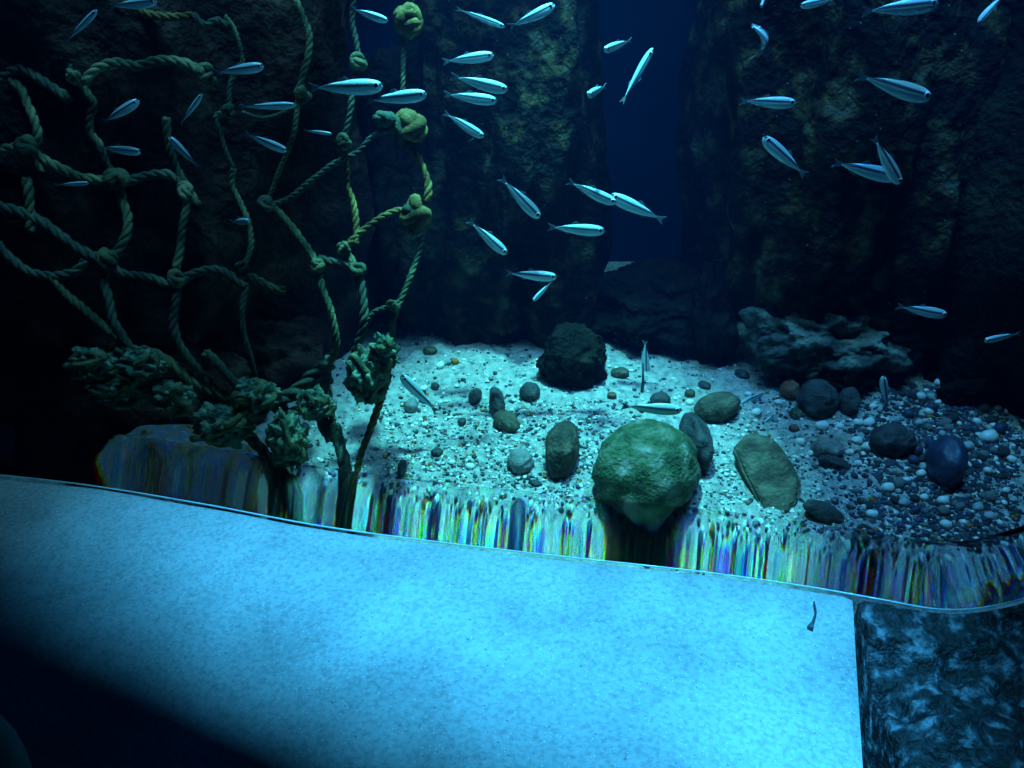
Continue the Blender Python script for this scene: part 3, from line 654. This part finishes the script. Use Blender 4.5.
fishes = [ # head px, tail px, depth Y of the head, how much deeper the tail lies, bend, label
 (494, 55, 442, 62, 1.75, 0, 0, 'topmost of the four fish swimming right in a stack beside the net'),
 (508, 90, 450, 76, 1.65, 0, 0, 'longest of the four stacked fish, second from their top'),
 (497, 101, 443, 94, 1.72, 0, 0, 'third fish down in the stack of four beside the net'),
 (484, 137, 443, 112, 1.75, 0, 0, 'lowest of the four stacked fish, nose pointing down'),
 (555, 5, 508, 28, 1.7, 0, .35, 'large eyed fish at the top edge pointing up to the right'),
 (505, 27, 455, 8, 1.85, 0, 0, 'thin dim fish whose nose meets the tail of the large eyed fish'),
 (604, 50, 632, 40, 1.65, .05, 0, 'short plump fish seen nearly head on near the top'),
 (653, 48, 621, 104, 1.75, 0, 0, 'slim fish standing steeply nose up near the top middle'),
 (588, 95, 606, 86, 1.65, .07, 0, 'tiny fish seen head on below the short plump fish'),
 (762, 24, 758, 60, 1.66, .0, .62, 'fish curled like a letter C near the top'),
 (796, 103, 739, 101, 1.7, 0, 0, 'level bright fish below the curled fish'),
 (763, 137, 806, 176, 1.7, 0, 0, 'fish slanting nose up to the left below the level bright fish'),
 (931, 98, 856, 75, 1.6, 0, 0, 'large fish with a dark side line at upper right'),
 (939, 3, 861, 12, 1.6, 0, 0, 'large fish touching the top edge above the dark lined fish'),
 (978, 23, 1006, -8, 1.65, 0, 0, 'fish diving in the top right corner'),
 (800, 6, 842, -3, 1.7, 0, 0, 'fish cut by the top edge above the curled fish'),
 (761, 7, 767, -10, 1.7, .04, 0, 'sliver of a fish cut by the top edge left of the curled fish'),
 (899, 178, 832, 162, 1.62, 0, 0, 'lower fish of the crossing pair at right'),
 (900, 184, 873, 136, 1.60, 0, 0, 'upright fish of the crossing pair at right'),
 (540, 218, 500, 177, 1.7, 0, 0, 'fish diving to the right left of the overlapping pair'),
 (507, 254, 468, 220, 1.7, 0, 0, 'fish diving to the right just beside the rope net knot'),
 (605, 231, 547, 227, 1.7, 0, 0, 'level fish with a black eye below the overlapping pair'),
 (616, 203, 567, 181, 1.68, 0, 0, 'left fish of the overlapping pair in the middle'),
 (610, 195, 665, 221, 1.78, 0, 0, 'right fish of the overlapping pair in the middle'),
 (557, 277, 505, 273, 1.7, 0, 0, 'bright level fish just above the pitted boulder'),
 (533, 301, 552, 281, 1.8, .02, 0, 'small dim fish under the bright level fish'),
 (947, 315, 896, 306, 1.7, 0, 0, 'fish beside the blue topped boulder near the dark pillar'),
 (984, 341, 1021, 333, 1.50, 0, 0, 'dim fish facing left at the right edge'),
 (883, 376, 887, 407, 1.62, 0, 0, 'dim upright fish above the dark stone ringed by pebbles'),
 (401, 375, 438, 413, 1.6, 0, 0, 'pale fish low over the sand beside the net'),
 (682, 410, 620, 406, 1.55, 0, 0, 'dark blue fish passing behind the green algae stone'),
 (646, 375, 645, 340, 1.85, 0, 0, 'dim upright fish low over the sand behind the green stone'),
 (738, 405, 770, 391, 1.74, 0, .35, 'faint pale fish lying on the sand below the boulder'),
 (752, 430, 780, 412, 1.68, 0, -.35, 'faint curved fish lying above the tilted slab'),
 (97, 10, 66, 42, 1.5, 0, 0, 'slim dim fish pointing up at the top left'),
 (388, 21, 350, 8, 1.55, 0, 0, 'blue fish between the two right hand ropes at the top'),
 (383, 86, 308, 88, 1.5, 0, 0, 'longest blue fish in front of the net'),
 (427, 94, 364, 101, 1.5, 0, 0, 'dim fish crossing the rightmost rope of the net'),
 (138, 101, 102, 123, 1.5, 0, .35, 'bright backed fish inside the upper left net mesh'),
 (202, 94, 180, 125, 1.5, 0, 0, 'slim fish pointing up in the second mesh of the net'),
 (141, 152, 97, 147, 1.5, 0, 0, 'dim level fish above the big left knot row'),
 (89, 183, 54, 185, 1.5, 0, 0, 'bright thin fish beside the left knots of the net'),
 (169, 137, 199, 168, 1.5, 0, 0, 'dim fish slanting nose up behind the net middle'),
 (264, 66, 214, 73, 1.5, 0, 0, 'dim fish level with the top of the net middle'),
 (287, 151, 244, 133, 1.5, 0, 0, 'dim violet fish slanting down in the net middle'),
 (332, 134, 303, 130, 1.55, 0, 0, 'small blue fish between two thin ropes'),
 (249, 221, 231, 222, 1.55, .04, 0, 'tiny bright blue fish against a net rope'),
 (157, 1, 108, 7, 1.5, 0, 0, 'blue fish at the top edge over the net'),
 (296, 105, 238, 107, 1.55, 0, 0, 'very dim fish behind the knot of the thin rope'),
]
for (hx, hy, tx, ty, Y, dz, bend, label) in fishes:
    h = PY(hx, hy, Y); t = PY(tx, ty, Y + dz)
    ax = (h - t); Ln = ax.length; X = ax.normalized()
    th = 1.15 * (.62 if ('slim' in label or 'thin ' in label) else 1)
    if bend == .62:                        # the curl faces the camera: bend plane in view
        th = 2.7
        Yv = (ray(hx, hy).normalized().cross(X)).normalized(); Zv = X.cross(Yv); Yv = -Yv; Zv = X.cross(Yv)
    else:
        Zv = Vector((0, 0, 1)) - X * X.z
        if abs(X.z) > .8: Zv = Vector((.8, -.3, .2)) - X * X.dot(Vector((.8, -.3, .2)))
        Zv.normalize(); Yv = Zv.cross(X)
    pr = protof[bend]
    if bend in usedp: o = copy_tree(pr)
    else: o = pr; usedp.add(bend)
    o.matrix_world = Matrix.Translation((h + t) / 2) @ Matrix((X, Yv, Zv)).transposed().to_4x4() @ Matrix.Diagonal((Ln, Ln * th, Ln * th, 1))
    tag(o, label, 'fish', GF)
# raised dark strip drawing the crack line on the ledge, rounded rail end in the corner
mb = MB(); mb.tube([PZ(814, 602, .002), PZ(816, 612, .002), PZ(813, 622, .002), PZ(810, 628, .002)], [.0012, .0012, .0018, .004], 6)
tag(mb.build('crack_strip', M['dark_rock']), 'thin dark crack line on the ledge against the foot of the window', 'crack')
mb = MB(); q = [PZ(-130, 790, .10), PZ(-70, 745, .09), PZ(-25, 765, .07), PZ(0, 830, .04)]; q = catmull(q, .01)
mb.tube(q, [.05 * (1 - .3 * i / len(q)) for i in range(len(q))], 20)
tag(mb.build('padded_rail', M['rail']), 'dim rounded rail end in the dark bottom left corner', 'rail')
# thin stick standing in the sand
mb = MB(); mb.tube([G(642, 392), G(642, 392) + Vector((0, .0, .03)), G(642, 392) + Vector((-.003, .0, .075))], [.004, .003, .0015], 7)
tag(mb.build('twig', M['dark_rock']), 'thin dark twig standing in the sand behind the green stone', 'twig')

# ---------------------------------------------------------------- water haze behind the window
m, N, L = nt('blue_water_haze'); N.remove(N['Principled BSDF'])
vs = N.new('ShaderNodeVolumeScatter'); vs.inputs['Color'].default_value = (.02, .24, 1, 1); vs.inputs['Density'].default_value = .055; vs.inputs['Anisotropy'].default_value = .3
L.new(vs.outputs[0], N['Material Output'].inputs['Volume']); M['haze'] = m
mb = MB(); box(mb, (-2.35, 1.26, -.6), (2.55, 3.25, 1.6)); o = mb.build('water_haze', M['haze'], smooth=False)
tag(o, 'faint blue haze of the water behind the window', 'water', kind='stuff')
